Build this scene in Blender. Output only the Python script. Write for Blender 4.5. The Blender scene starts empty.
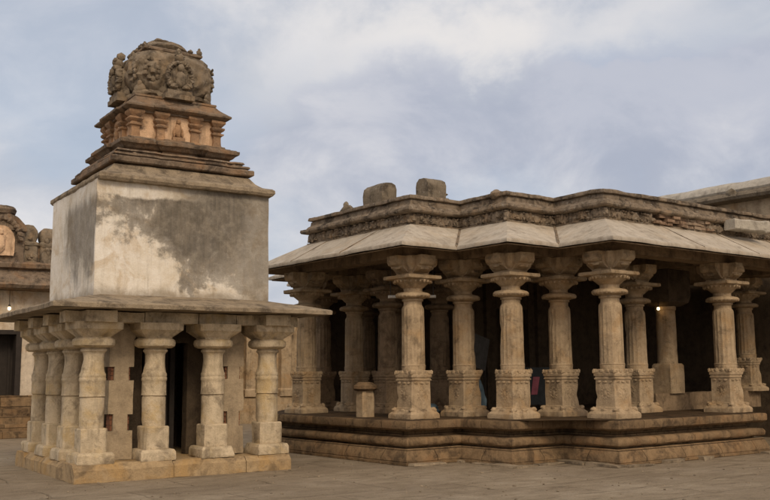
import bpy, bmesh, math, random
from mathutils import Vector, Matrix, noise
random.seed(7)
PI = math.pi
scn = bpy.context.scene
col = scn.collection

# ------------------------------------------------------------------ camera
CAM_H, PITCH, ROLL, FPX = 1.5, 0.1285, -0.0078, 950.28
cam = bpy.data.cameras.new('camera'); cam.sensor_width = 36; cam.lens = FPX / 770 * 36
cam.clip_start = 0.1; cam.clip_end = 3000
co = bpy.data.objects.new('camera', cam); col.objects.link(co); scn.camera = co
fw = Vector((0, math.cos(PITCH), math.sin(PITCH))); up0 = Vector((0, -math.sin(PITCH), math.cos(PITCH)))
rt = Vector((math.cos(ROLL), 0, 0)) + up0 * math.sin(ROLL); rt.normalize()
upv = rt.cross(fw)
m = Matrix((rt, upv, -fw)).transposed().to_4x4(); m.translation = (0, 0, CAM_H); co.matrix_world = m

# ------------------------------------------------------------------ object helpers
def tag(o, label=None, cat=None, group=None, kind=None):
    if label: o['label'] = label
    if cat: o['category'] = cat
    if group: o['group'] = group
    if kind: o['kind'] = kind
    return o

def empty(name, loc, rz=0.0, label=None, cat=None, group=None):
    o = bpy.data.objects.new(name, None); col.objects.link(o)
    o.location = loc; o.rotation_euler = (0, 0, rz); o.empty_display_size = .3
    return tag(o, label, cat, group)

def build(name, bm, mat, parent=None, loc=(0, 0, 0), rz=0.0, smooth=True, angle=38):
    bmesh.ops.recalc_face_normals(bm, faces=bm.faces[:])
    me = bpy.data.meshes.new(name); bm.to_mesh(me); bm.free()
    if mat: me.materials.append(mat)
    if smooth:
        me.polygons.foreach_set('use_smooth', [True] * len(me.polygons))
        me.set_sharp_from_angle(angle=math.radians(angle))
    o = bpy.data.objects.new(name, me); col.objects.link(o)
    o.location = loc; o.rotation_euler = (0, 0, rz)
    if parent: o.parent = parent
    return o

def copy_tree(o, parent=None, loc=None, rz=None):
    c = o.copy(); col.objects.link(c); c.parent = parent
    if loc is not None: c.location = loc
    if rz is not None: c.rotation_euler = (0, 0, rz)
    for ch in list(o.children): copy_tree(ch, c)
    return c

# ------------------------------------------------------------------ mesh helpers
def NB(): return bmesh.new()

def box(bm, x0, x1, y0, y1, z0, z1, rot=0, jit=0):
    vs = []
    cx, cy = (x0 + x1) / 2, (y0 + y1) / 2
    c, s = math.cos(rot), math.sin(rot)
    for z in (z0, z1):
        for (x, y) in ((x0, y0), (x1, y0), (x1, y1), (x0, y1)):
            dx, dy = x - cx, y - cy
            v = Vector((cx + dx * c - dy * s, cy + dx * s + dy * c, z))
            if jit: v += Vector([random.uniform(-jit, jit) for _ in range(3)])
            vs.append(bm.verts.new(v))
    for f in ((3, 2, 1, 0), (4, 5, 6, 7), (0, 1, 5, 4), (1, 2, 6, 5), (2, 3, 7, 6), (3, 0, 4, 7)):
        bm.faces.new([vs[i] for i in f])
    return vs

def loft(bm, rings, cap0=True, cap1=True):
    R = [[bm.verts.new(p) for p in r] for r in rings]
    n = len(R[0])
    for a, b in zip(R, R[1:]):
        for i in range(n):
            j = (i + 1) % n
            bm.faces.new((a[i], a[j], b[j], b[i]))
    if cap0: bm.faces.new(R[0][::-1])
    if cap1: bm.faces.new(R[-1])
    return R

def lathe(bm, prof, n=28, c=(0, 0), flute=0, amp=0.0, rot=0):
    rings = []
    for pr in prof:
        r, z = pr[0], pr[1]; a_ = pr[2] if len(pr) > 2 else 0
        rings.append([(c[0] + (r * (1 + (amp * a_ * math.cos(flute * 2 * PI * i / n) if flute else 0))) * math.cos(2 * PI * i / n + rot),
                       c[1] + (r * (1 + (amp * a_ * math.cos(flute * 2 * PI * i / n) if flute else 0))) * math.sin(2 * PI * i / n + rot), z) for i in range(n)])
    loft(bm, rings)

def sq(h, z, c=(0, 0), ch=0.0, hv=None):
    hv = h if hv is None else hv
    k = min(ch, h * .95)
    if ch <= 0:
        return [(c[0] - h, c[1] - hv, z), (c[0] + h, c[1] - hv, z), (c[0] + h, c[1] + hv, z), (c[0] - h, c[1] + hv, z)]
    return [(c[0] - h + k, c[1] - hv, z), (c[0] + h - k, c[1] - hv, z), (c[0] + h, c[1] - hv + k, z), (c[0] + h, c[1] + hv - k, z),
            (c[0] + h - k, c[1] + hv, z), (c[0] - h + k, c[1] + hv, z), (c[0] - h, c[1] + hv - k, z), (c[0] - h, c[1] - hv + k, z)]

def stack(bm, prof, c=(0, 0), ch=0.0, ratio=1.0):
    loft(bm, [sq(h, z, c, ch, h * ratio) for (h, z) in prof])

def offs(poly, off):
    n = len(poly); out = []
    for i in range(n):
        p0, p1, p2 = Vector(poly[i - 1]), Vector(poly[i]), Vector(poly[(i + 1) % n])
        d1 = (p1 - p0).normalized(); d2 = (p2 - p1).normalized()
        n1 = Vector((d1.y, -d1.x)); n2 = Vector((d2.y, -d2.x))
        k = 1 + n1.dot(n2)
        out.append(p1 + (n1 + n2) * (off / max(k, .2)))
    return out

def sweep(bm, poly, prof, closed=False, cap0=False, cap1=False):
    rings = [[(p.x, p.y, z) for p in offs(poly, o)] for (o, z) in prof]
    if closed: rings.append(rings[0])
    if closed:
        R = [[bm.verts.new(p) for p in r] for r in rings[:-1]]; R.append(R[0]); n = len(R[0])
        for a, b in zip(R, R[1:]):
            for i in range(n):
                j = (i + 1) % n
                bm.faces.new((a[i], a[j], b[j], b[i]))
    else:
        loft(bm, rings, cap0, cap1)

def lump(bm, c, r, seed=0, sub=2, amt=.25, rot=None):
    res = bmesh.ops.create_icosphere(bm, subdivisions=sub, radius=1.0)
    for v in res['verts']:
        p = v.co.copy()
        k = 1 + amt * noise.noise(p * 1.7 + Vector((seed * 3.1, seed * 1.7, 0)))
        q = Vector((p.x * r[0] * k, p.y * r[1] * k, p.z * r[2] * k))
        if rot: q = Matrix.Rotation(rot, 3, 'Z') @ q
        v.co = q + Vector(c)

def fine(bm, maxlen, passes=6):
    for _ in range(passes):
        es = [e for e in bm.edges if e.calc_length() > maxlen]
        if not es: break
        bmesh.ops.subdivide_edges(bm, edges=es, cuts=1, use_grid_fill=True)

def rough(bm, amp=.01, freq=4.0, maxlen=.09, seed=0, chip=0.0, dent=0.0):
    if maxlen:
        ng = [f for f in bm.faces if len(f.verts) > 4]
        if ng: bmesh.ops.triangulate(bm, faces=ng)
        fine(bm, maxlen)
    s = Vector((seed * 7.3, seed * 3.9, seed * 1.3))
    for v in bm.verts:
        p = v.co + s
        d = noise.noise_vector(p * freq) * amp + noise.noise_vector(p * freq * 3.1) * amp * .45
        if chip:
            k = noise.noise(p * 2.3)
            if k > .25:
                d += Vector((0, 0, -1)) * chip * (k - .25)
        v.co += d
        if dent:                                  # knocks and losses, towards the axis
            k = noise.noise(p * 3.1 + Vector((9, 4, 2)))
            if k > .34:
                f = 1 - dent * min(1, (k - .34) * 6)
                v.co.x *= f; v.co.y *= f

def bevel(bm, w, seg=1):
    es = [e for e in bm.edges if e.is_manifold and e.calc_face_angle(0) > math.radians(40)]
    bmesh.ops.bevel(bm, geom=es, offset=w, segments=seg, affect='EDGES', clamp_overlap=True)

# ------------------------------------------------------------------ materials
def mat_new(name):
    mt = bpy.data.materials.new(name); mt.use_nodes = True
    nt = mt.node_tree; nt.nodes.clear()
    return mt, nt
def nd(nt, t, **kw):
    n = nt.nodes.new(t)
    for k, v in kw.items():
        if k.startswith('i_'):
            n.inputs[k[2:].replace('_', ' ')].default_value = v
        else: setattr(n, k, v)
    return n
def lk(nt, a, b): nt.links.new(a, b)
def ramp(nt, fac, stops):
    r = nd(nt, 'ShaderNodeValToRGB'); cr = r.color_ramp
    while len(cr.elements) < len(stops): cr.elements.new(.5)
    for e, (p, c) in zip(cr.elements, stops):
        e.position = p; e.color = (c[0], c[1], c[2], 1) if not isinstance(c, (int, float)) else (c, c, c, 1)
    lk(nt, fac, r.inputs['Fac']); return r.outputs['Color']
def mix(nt, fac, a, b, mode='MIX'):
    n = nd(nt, 'ShaderNodeMix', data_type='RGBA', blend_type=mode)
    for s, v in ((n.inputs[0], fac), (n.inputs[6], a), (n.inputs[7], b)):
        if isinstance(v, (int, float)): s.default_value = v
        elif isinstance(v, tuple): s.default_value = (v[0], v[1], v[2], 1)
        else: lk(nt, v, s)
    return n.outputs[2]
def mth(nt, op, a, b=None, c=None, clamp=False):
    n = nd(nt, 'ShaderNodeMath', operation=op, use_clamp=clamp)
    for i, v in enumerate((a, b, c)):
        if v is None: continue
        if isinstance(v, (int, float)): n.inputs[i].default_value = v
        else: lk(nt, v, n.inputs[i])
    return n.outputs[0]
def coords(nt, rnd=True, out='Object'):
    tc = nd(nt, 'ShaderNodeTexCoord')
    if not rnd: return tc.outputs[out]
    oi = nd(nt, 'ShaderNodeObjectInfo')
    va = nd(nt, 'ShaderNodeVectorMath', operation='SCALE'); va.inputs[0].default_value = (37, 23, 11)
    lk(nt, oi.outputs['Random'], va.inputs['Scale'])
    ad = nd(nt, 'ShaderNodeVectorMath', operation='ADD')
    lk(nt, tc.outputs[out], ad.inputs[0]); lk(nt, va.outputs[0], ad.inputs[1])
    return ad.outputs[0]
def ntex(nt, vec, scale, detail=5, rough=.6, stretch=None, dist=0):
    if stretch:
        mp = nd(nt, 'ShaderNodeMapping'); mp.inputs['Scale'].default_value = stretch
        lk(nt, vec, mp.inputs['Vector']); vec = mp.outputs[0]
    n = nd(nt, 'ShaderNodeTexNoise'); n.inputs['Scale'].default_value = scale
    n.inputs['Detail'].default_value = detail; n.inputs['Roughness'].default_value = rough; n.inputs['Distortion'].default_value = dist
    lk(nt, vec, n.inputs['Vector']); return n.outputs['Fac']
def finish(nt, colr, h=None, hstr=.5, hdist=.02, rgh=.92, spec=.15):
    b = nd(nt, 'ShaderNodeBsdfPrincipled'); o = nd(nt, 'ShaderNodeOutputMaterial')
    if isinstance(colr, tuple): b.inputs['Base Color'].default_value = (*colr, 1)
    else: lk(nt, colr, b.inputs['Base Color'])
    b.inputs['Roughness'].default_value = rgh; b.inputs['Specular IOR Level'].default_value = spec
    if h is not None:
        bp = nd(nt, 'ShaderNodeBump'); bp.inputs['Strength'].default_value = hstr; bp.inputs['Distance'].default_value = hdist
        lk(nt, h, bp.inputs['Height']); lk(nt, bp.outputs[0], b.inputs['Normal'])
    lk(nt, b.outputs[0], o.inputs['Surface'])

def stone(name, c1, c2, stain, stain_amt=.5, stain_lo=.52, streak=.35, bump=.6, warm=None, spots=0.0, pits=.5, scale=1.0, course=None, mott=.55):
    mt, nt = mat_new(name); v = coords(nt)
    big = ntex(nt, v, 1.3 * scale, 4, .6); med = ntex(nt, v, 7 * scale, 6, .7); fin = ntex(nt, v, 55, 5, .7)
    c = mix(nt, ramp(nt, big, [(.32, 0), (.68, 1)]), c1, c2)
    c = mix(nt, mott, c, ramp(nt, med, [(.25, tuple(x * .55 for x in c1)), (.5, c2), (.75, tuple(min(1, x * 1.35) for x in c2))]))
    if warm:
        w = ntex(nt, v, 2.1 * scale, 5, .65, dist=.4)
        c = mix(nt, ramp(nt, w, [(.5, 0), (.66, .75)]), c, warm)
    st = ntex(nt, v, 3.2 * scale, 7, .72, dist=.5)
    c = mix(nt, mth(nt, 'MULTIPLY', ramp(nt, st, [(stain_lo, 0), (stain_lo + .13, 1)]), stain_amt), c, stain)
    sk = ntex(nt, v, 5.5, 5, .65, stretch=(1, 1, .13))
    c = mix(nt, mth(nt, 'MULTIPLY', ramp(nt, sk, [(.5, 0), (.7, 1)]), streak), c, tuple(x * .8 for x in stain))
    if spots:
        sp = ntex(nt, v, 19, 4, .6)
        c = mix(nt, mth(nt, 'MULTIPLY', ramp(nt, sp, [(.60, 0), (.68, 1)]), spots), c, (.42, .40, .35))
    c = mix(nt, .35, c, ramp(nt, fin, [(.3, .35), (.7, 1.0)]), 'MULTIPLY')
    if name == 'eave_granite':                   # algae streaks running down the slope
        tcs = nd(nt, 'ShaderNodeTexCoord'); so_ = nd(nt, 'ShaderNodeSeparateXYZ'); lk(nt, tcs.outputs['Object'], so_.inputs[0])
        sn_ = nd(nt, 'ShaderNodeSeparateXYZ'); lk(nt, tcs.outputs['Normal'], sn_.inputs[0])
        side = mth(nt, 'GREATER_THAN', mth(nt, 'ABSOLUTE', sn_.outputs[0]), mth(nt, 'ABSOLUTE', sn_.outputs[1]))
        al = mth(nt, 'ADD', mth(nt, 'MULTIPLY', side, so_.outputs[1]), mth(nt, 'MULTIPLY', mth(nt, 'SUBTRACT', 1, side), so_.outputs[0]))
        cs = nd(nt, 'ShaderNodeCombineXYZ'); lk(nt, al, cs.inputs[0]); lk(nt, mth(nt, 'MULTIPLY', so_.outputs[2], .55), cs.inputs[2])
        e1 = ntex(nt, cs.outputs[0], 3.2, 7, .68); e2 = ntex(nt, cs.outputs[0], 13, 5, .65)
        c = mix(nt, mth(nt, 'MULTIPLY', ramp(nt, e1, [(.50, 0), (.66, 1)]), .38), c, (.20, .17, .14))
        c = mix(nt, mth(nt, 'MULTIPLY', ramp(nt, e2, [(.52, 0), (.72, 1)]), .22), c, (.22, .19, .155))
        c = mix(nt, mth(nt, 'MULTIPLY', ramp(nt, e2, [(.30, 1), (.44, 0)]), .15), c, (.60, .56, .50))
    jn = None
    if course:                                   # stones of different tone with thin joints: (length, height, joint, strength)
        tc = nd(nt, 'ShaderNodeTexCoord'); sp_ = nd(nt, 'ShaderNodeSeparateXYZ'); lk(nt, tc.outputs['Object'], sp_.inputs[0])
        wv = nd(nt, 'ShaderNodeTexNoise'); wv.inputs['Scale'].default_value = 2.5; lk(nt, tc.outputs['Object'], wv.inputs['Vector'])
        cb = nd(nt, 'ShaderNodeCombineXYZ')
        lk(nt, mth(nt, 'ADD', mth(nt, 'ADD', sp_.outputs[0], sp_.outputs[1]), mth(nt, 'MULTIPLY', wv.outputs['Fac'], .05)), cb.inputs[0]); lk(nt, sp_.outputs[2], cb.inputs[1])
        br = nd(nt, 'ShaderNodeTexBrick'); lk(nt, cb.outputs[0], br.inputs['Vector']); br.offset = .37; br.squash = 1.0
        br.inputs['Scale'].default_value = 1; br.inputs['Brick Width'].default_value = course[0]; br.inputs['Row Height'].default_value = course[1]; br.inputs['Mortar Size'].default_value = course[2]
        br.inputs['Mortar Smooth'].default_value = .3; br.inputs['Bias'].default_value = -.1
        br.inputs['Color1'].default_value = (1.25, 1.22, 1.15, 1); br.inputs['Color2'].default_value = (.70, .68, .66, 1); br.inputs['Mortar'].default_value = (.28, .26, .24, 1)
        c = mix(nt, course[3], c, br.outputs['Color'], 'MULTIPLY'); jn = br.outputs['Fac']
    vo = nd(nt, 'ShaderNodeTexVoronoi'); vo.inputs['Scale'].default_value = 26; lk(nt, v, vo.inputs['Vector'])
    pit = ramp(nt, vo.outputs['Distance'], [(.05, 0), (.3, 1)])
    h = mth(nt, 'ADD', mth(nt, 'MULTIPLY', med, 1.1), mth(nt, 'ADD', mth(nt, 'MULTIPLY', fin, .45), mth(nt, 'MULTIPLY', pit, .25 * pits)))
    if jn is not None: h = mth(nt, 'SUBTRACT', h, mth(nt, 'MULTIPLY', jn, .8))
    finish(nt, c, h, bump, .03)
    return mt

BUFF = stone('buff_granite', (.51, .41, .265), (.635, .535, .385), (.175, .14, .10), .65, .52, .5, .7, warm=(.54, .395, .19))
BUFF_PL = stone('plinth_granite', (.36, .26, .15), (.46, .345, .205), (.14, .105, .07), .6, .5, .25, .7, warm=(.46, .30, .13))
POST = stone('jamb_granite', (.36, .285, .19), (.44, .355, .245), (.16, .13, .095), .5, .53, .4, .6)
SLAB = stone('lichen_slab', (.25, .20, .14), (.36, .295, .21), (.085, .07, .055), .7, .48, .3, .8, spots=.15)
HALL = stone('hall_granite', (.375, .28, .17), (.50, .39, .262), (.10, .075, .05), .6, .53, .45, .75, warm=(.44, .295, .155))
HALL_SHADE = stone('hall_shaded_granite', (.25, .18, .112), (.33, .245, .16), (.085, .062, .042), .6, .5, .45, .7)  # darker copy of the hall granite, interior shade painted into its colour
PLAT = stone('platform_granite', (.185, .128, .075), (.26, .185, .112), (.06, .045, .033), .7, .49, .4, .9, warm=(.275, .175, .095), course=(1.05, .2405, .007, .85))
EAVE = stone('eave_granite', (.41, .37, .31), (.51, .47, .41), (.19, .165, .135), .6, .545, .45, .45, warm=(.43, .365, .285), course=(1.7, 9, .005, .35), mott=.25)
PARA = stone('weathered_parapet', (.19, .15, .11), (.30, .245, .185), (.045, .037, .031), .85, .495, .6, 1.0, warm=(.33, .24, .155), spots=.6)
TIER = stone('weathered_tower', (.165, .125, .09), (.26, .20, .145), (.05, .04, .033), .75, .5, .5, 1.0, warm=(.33, .20, .11), spots=.3)
DOME = stone('weathered_dome', (.18, .145, .105), (.28, .23, .17), (.055, .045, .037), .75, .5, .5, 1.0, spots=.35, warm=(.33,.24,.15))
PEACH = stone('peach_plaster', (.36, .22, .125), (.46, .29, .17), (.13, .095, .07), .7, .5, .5, .8, warm=(.22, .165, .12))
OCHRE = stone('ochre_plaster', (.70, .46, .28), (.78, .56, .38), (.15, .11, .08), .8, .54, .6, .6, warm=(.45,.29,.17))
BLOCKS = stone('roof_block_granite', (.17, .14, .105), (.26, .22, .165), (.06, .05, .04), .75, .495, .4, 1.0, spots=.4)
SHADE_ST = stone('shaded_stone', (.075, .055, .037), (.12, .09, .06), (.04, .03, .022), .6, .5, .3, .7)  # near-black stone: darkness of the interiors put into its colour
LIMEW = stone('aged_limewash', (.56, .47, .36), (.66, .58, .47), (.30, .22, .15), .5, .54, .6, .4, warm=(.56, .40, .24))
LICHENW = stone('pale_roof_lime', (.40, .37, .32), (.50, .47, .41), (.20, .18, .155), .55, .5, .2, .8)
BRICK = stone('red_brick', (.22, .09, .05), (.29, .14, .085), (.09, .05, .035), .6, .48, .3, .9)

def plain(name, c, rgh=.7, spec=.3, var=.25, sc=9):
    mt, nt = mat_new(name); v = coords(nt)
    a = ntex(nt, v, sc, 5, .6)
    cc = ramp(nt, a, [(.3, tuple(x * (1 - var) for x in c)), (.7, tuple(min(1, x * (1 + var)) for x in c))])
    finish(nt, cc, a, .15, .02, rgh, spec); return mt
BLUE = plain('faded_blue_plastic', (.085, .13, .165), .7); GREYP = plain('grey_board', (.075, .073, .07)); PINK = plain('pink_print', (.34, .10, .13))
DARKW = plain('dark_timber', (.03, .024, .02)); WHITEP = plain('white_enamel', (.75, .75, .72), .4); IRON = plain('dark_iron', (.04, .035, .03), .5); INK = plain('dark_print', (.03, .036, .038))
PAPER = plain('white_paper', (.72, .73, .75))

def glow(name, c, s):
    mt, nt = mat_new(name)
    e = nd(nt, 'ShaderNodeEmission'); e.inputs[0].default_value = (*c, 1); e.inputs[1].default_value = s
    o = nd(nt, 'ShaderNodeOutputMaterial'); lk(nt, e.outputs[0], o.inputs[0]); return mt
BULB = glow('lit_bulb', (1, .62, .25), 9); BULB_W = glow('lit_bulb_pale', (1, .72, .40), 4)

# plaster of the shrine's tower block: white lime with black weather stains (local coords: u, v, z)
def plaster():
    mt, nt = mat_new('stained_lime_plaster'); v = coords(nt, False)
    sp = nd(nt, 'ShaderNodeSeparateXYZ'); lk(nt, v, sp.inputs[0]); X, Y, Z = sp.outputs
    n1 = ntex(nt, v, 1.6, 7, .68, dist=.6); n2 = ntex(nt, v, 6, 7, .75); n3 = ntex(nt, v, 45, 5, .7)
    sk = ntex(nt, v, 7, 6, .7, stretch=(1, 1, .1)); sk2 = ntex(nt, v, 20, 5, .7, stretch=(1, 1, .07))
    def sstep(x, lo, hi):
        n = nd(nt, 'ShaderNodeMapRange', interpolation_type='SMOOTHSTEP'); n.inputs[1].default_value = lo; n.inputs[2].default_value = hi
        lk(nt, x, n.inputs[0]); return n.outputs[0]
    base = ramp(nt, n1, [(.3, (.66, .595, .48)), (.46, (.77, .725, .635)), (.62, (.84, .82, .77))])
    base = mix(nt, .35, base, ramp(nt, n2, [(.3, (.55, .46, .33)), (.6, (.82, .79, .72))]))
    # yellow-brown blotches low down
    base = mix(nt, mth(nt, 'MULTIPLY', ramp(nt, ntex(nt, v, 2.6, 6, .7, dist=.8), [(.5, 0), (.64, 1)]), .5), base, (.50, .37, .21))
    # front-face stain: hangs from the top, denser towards the right end
    wob2 = mth(nt, 'SUBTRACT', sk, .5); wob = mth(nt, 'SUBTRACT', n1, .5)
    bl = mth(nt, 'SUBTRACT', ntex(nt, v, 1.35, 10, .7, dist=.25), .5)
    zs = mth(nt, 'ADD', Z, mth(nt, 'ADD', mth(nt, 'MULTIPLY', wob, 1.7), mth(nt, 'MULTIPLY', wob2, 1.2)))
    xs = mth(nt, 'ADD', X, mth(nt, 'MULTIPLY', wob, .9))
    front = mth(nt, 'LESS_THAN', Y, -1.225)
    fv = mth(nt, 'ADD', mth(nt, 'MULTIPLY', bl, 3.3), mth(nt, 'ADD', mth(nt, 'MULTIPLY', wob2, .35), mth(nt, 'MULTIPLY', mth(nt, 'SUBTRACT', n2, .5), .9)))
    fv = mth(nt, 'ADD', fv, mth(nt, 'MULTIPLY', mth(nt, 'SUBTRACT', sstep(X, -1.05, -.05), .22), 1.12))
    fv = mth(nt, 'ADD', fv, mth(nt, 'MULTIPLY', mth(nt, 'SUBTRACT', Z, .86), 1.0))
    fv = mth(nt, 'ADD', fv, mth(nt, 'MULTIPLY', sstep(X, .55, 1.3), .30))
    fm = ramp(nt, fv, [(.15, 0), (.29, .32), (.42, .76), (.80, 1)])
    fm = mth(nt, 'MULTIPLY', fm, mth(nt, 'SUBTRACT', 1, mth(nt, 'MULTIPLY', sstep(mth(nt, 'ADD', X, mth(nt, 'ADD', mth(nt, 'MULTIPLY', bl, 2.2), mth(nt, 'MULTIPLY', mth(nt, 'SUBTRACT', .9, Z), .5))), .45, 1.3), .22)))
    top = mth(nt, 'MULTIPLY', sstep(mth(nt, 'ADD', Z, mth(nt, 'ADD', mth(nt, 'MULTIPLY', wob2, .12), mth(nt, 'MULTIPLY', wob, .25))), 1.535, 1.60), mth(nt, 'SUBTRACT', 1, sstep(xs, -.5, .35)))
    fm = mth(nt, 'MULTIPLY', fm, mth(nt, 'SUBTRACT', 1, mth(nt, 'MULTIPLY', top, .9)))
    # left-face stain: a hanging patch in the middle
    ys = mth(nt, 'ADD', Y, mth(nt, 'ADD', mth(nt, 'MULTIPLY', wob2, .8), mth(nt, 'MULTIPLY', wob, 1.0)))
    lm = mth(nt, 'MULTIPLY', mth(nt, 'SUBTRACT', 1, sstep(ys, .15, .7)), sstep(mth(nt, 'SUBTRACT', zs, mth(nt, 'MULTIPLY', Y, .25)), .25, .85))
    lm = mth(nt, 'MULTIPLY', lm, mth(nt, 'SUBTRACT', 1, mth(nt, 'MULTIPLY', sstep(mth(nt, 'ADD', Z, mth(nt, 'MULTIPLY', wob2, .5)), 1.42, 1.66), .8)))
    lm = mth(nt, 'MULTIPLY', lm, .8)
    mask = mth(nt, 'ADD', mth(nt, 'MULTIPLY', front, fm), mth(nt, 'MULTIPLY', mth(nt, 'SUBTRACT', 1, front), lm), clamp=True)
    scol = ramp(nt, n2, [(.3, (.05, .045, .038)), (.5, (.135, .12, .10)), (.68, (.30, .27, .22))])
    scol = mix(nt, .3, scol, ramp(nt, sk2, [(.35, (.08, .07, .058)), (.65, (.24, .215, .175))]))
    c = mix(nt, mth(nt, 'MULTIPLY', mask, .93), base, scol)
    # fine streaks everywhere
    c = mix(nt, mth(nt, 'MULTIPLY', ramp(nt, sk2, [(.50, 0), (.75, 1)]), .32), c, (.26, .22, .165))
    c = mix(nt, mth(nt, 'MULTIPLY', ramp(nt, sk, [(.56, 0), (.72, 1)]), .28), c, (.20, .17, .13))
    # splash stain along the foot
    ft = mth(nt, 'SUBTRACT', 1, sstep(mth(nt, 'ADD', Z, mth(nt, 'MULTIPLY', wob, .5)), .03, .22))
    c = mix(nt, mth(nt, 'MULTIPLY', ft, .65), c, (.20, .165, .12))
    c = mix(nt, .25, c, ramp(nt, n3, [(.3, .5), (.7, 1.0)]), 'MULTIPLY')
    h = mth(nt, 'ADD', n2, mth(nt, 'MULTIPLY', n3, .3))
    finish(nt, c, h, .45, .03, .95, .1); return mt
PLASTER = plaster()

def ground_mat():
    mt, nt = mat_new('dusty_stone_ground'); v = coords(nt, False)
    mp = nd(nt, 'ShaderNodeMapping'); mp.inputs['Rotation'].default_value = (0, 0, -.62); lk(nt, v, mp.inputs['Vector']); w = mp.outputs[0]
    n0 = ntex(nt, v, .3, 5, .6); n1 = ntex(nt, v, 1.0, 8, .7, dist=.6); n2 = ntex(nt, w, 4.5, 8, .76, stretch=(.45, 1, 1), dist=.3); n3 = ntex(nt, v, 38, 6, .75)
    c = ramp(nt, n1, [(.32, (.26, .213, .155)), (.48, (.375, .315, .235)), (.6, (.45, .385, .30)), (.7, (.51, .45, .36))])
    c = mix(nt, .55, c, ramp(nt, n2, [(.34, (.16, .126, .087)), (.47, (.32, .26, .184)), (.58, (.41, .342, .25)), (.7, (.52, .445, .345))]))
    c = mix(nt, mth(nt, 'MULTIPLY', ramp(nt, n0, [(.46, 0), (.58, 1)]), .4), c, (.24, .192, .138))
    dn = nd(nt, 'ShaderNodeVectorMath', operation='SCALE'); dn.inputs['Scale'].default_value = .34
    nv = nd(nt, 'ShaderNodeTexNoise'); nv.inputs['Scale'].default_value = 1.3; nv.inputs['Detail'].default_value = 6; lk(nt, w, nv.inputs['Vector'])
    lk(nt, nv.outputs['Color'], dn.inputs[0])
    ad = nd(nt, 'ShaderNodeVectorMath', operation='ADD'); lk(nt, w, ad.inputs[0]); lk(nt, dn.outputs[0], ad.inputs[1])
    br = nd(nt, 'ShaderNodeTexBrick'); lk(nt, ad.outputs[0], br.inputs['Vector'])
    br.inputs['Scale'].default_value = 1; br.inputs['Brick Width'].default_value = 1.9; br.inputs['Row Height'].default_value = .95
    br.inputs['Mortar Size'].default_value = .016; br.inputs['Mortar Smooth'].default_value = .6
    br.inputs['Color1'].default_value = (1.08, 1.07, 1.05, 1); br.inputs['Color2'].default_value = (.78, .76, .74, 1); br.inputs['Mortar'].default_value = (.38, .35, .31, 1)
    worn = ramp(nt, ntex(nt, v, .9, 5, .65), [(.42, .08), (.62, .55)])        # joints filled with dust in places
    c = mix(nt, worn, c, br.outputs['Color'], 'MULTIPLY')
    dk = ntex(nt, w, 2.2, 9, .8, stretch=(.3, 1.3, 1), dist=.9)
    c = mix(nt, mth(nt, 'MULTIPLY', ramp(nt, dk, [(.60, 0), (.68, 1)]), .55), c, (.07, .056, .042))
    c = mix(nt, .45, c, ramp(nt, n3, [(.32, .35), (.66, 1.15)]), 'MULTIPLY')
    vo = nd(nt, 'ShaderNodeTexVoronoi', feature='DISTANCE_TO_EDGE'); vo.inputs['Scale'].default_value = .75; lk(nt, ad.outputs[0], vo.inputs['Vector'])
    ck = mth(nt, 'MULTIPLY', ramp(nt, vo.outputs['Distance'], [(.0, 1), (.018, 0)]), ramp(nt, n1, [(.56, 0), (.68, .35)]))
    c = mix(nt, ck, c, (.07, .056, .042))
    h = mth(nt, 'ADD', mth(nt, 'MULTIPLY', n2, 1.2), mth(nt, 'ADD', mth(nt, 'MULTIPLY', n3, .5), mth(nt, 'MULTIPLY', mth(nt, 'ADD', br.outputs['Fac'], ck), -.5)))
    finish(nt, c, h, 1.0, .045, .93, .12); return mt

# ------------------------------------------------------------------ ground
bm = NB()
N = 40
gv = {}
for i in range(N + 1):
    for j in range(N + 1):
        f = lambda t: math.copysign(abs(t) ** 3, t)
        x = f(i / N * 2 - 1) * 600; y = f(j / N * 2 - 1) * 600 + 14
        gv[i, j] = bm.verts.new((x, y, 0))
for i in range(N):
    for j in range(N):
        bm.faces.new((gv[i, j], gv[i + 1, j], gv[i + 1, j + 1], gv[i, j + 1]))
tag(build('ground', bm, ground_mat(), smooth=False), kind='structure')

bm = NB()
for k in range(900):
    y = random.uniform(7.5, 19); x = random.uniform(-.42, .42) * y
    r = random.choice((.006, .008, .01, .012, .02))
    lump(bm, (x, y, r * .3), (r * random.uniform(.8, 1.6), r, r * .6), k, 1, .4, random.uniform(0, 3))
tag(build('grit', bm, SLAB), 'scattered grit and small stone chips lying over the courtyard paving', 'grit', kind='stuff')

# ------------------------------------------------------------------ SHRINE
SX, SY, SYAW = -4.3392, 13.4279, 0.582
A_, B_, HP = 3.40, 3.51, .2575
shrine = empty('tower_shrine', (SX, SY, 0), SYAW, 'small pillared stone shrine carrying a stained white plaster block and a carved domed tower', 'shrine')

# plinth of long edge stones
bm = NB()
def edge_stones(bm, L, horiz, at, cuts, depth=.55, inward=1):
    for a0, a1 in zip(cuts, cuts[1:]):
        g = .006
        o = random.uniform(-.012, .012)
        zt = HP + random.uniform(-.012, .008)
        p = [(-.0 + o, 0), (o, .17), (-.07 + o, .235), (-.09 + o, zt), (-depth, zt), (-depth, 0)]
        pts0, pts1 = [], []
        for (off, z) in p:
            d = -off * inward
            if horiz: pts0.append((a0 + g, at + d, z)); pts1.append((a1 - g, at + d, z))
            else: pts0.append((at + d, a0 + g, z)); pts1.append((at + d, a1 - g, z))
        loft(bm, [pts0, pts1])
edge_stones(bm, A_, True, 0, [0, 1.46, 2.62, A_])
edge_stones(bm, B_, False, 0, [0.08, 1.3, 2.3, B_ - .06])
edge_stones(bm, A_, True, B_, [0, 1.3, A_], inward=-1)
edge_stones(bm, B_, False, A_, [.05, 1.9, B_ - .05], inward=-1)
box(bm, .3, A_ - .3, .3, B_ - .3, 0, HP - .012)
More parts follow.
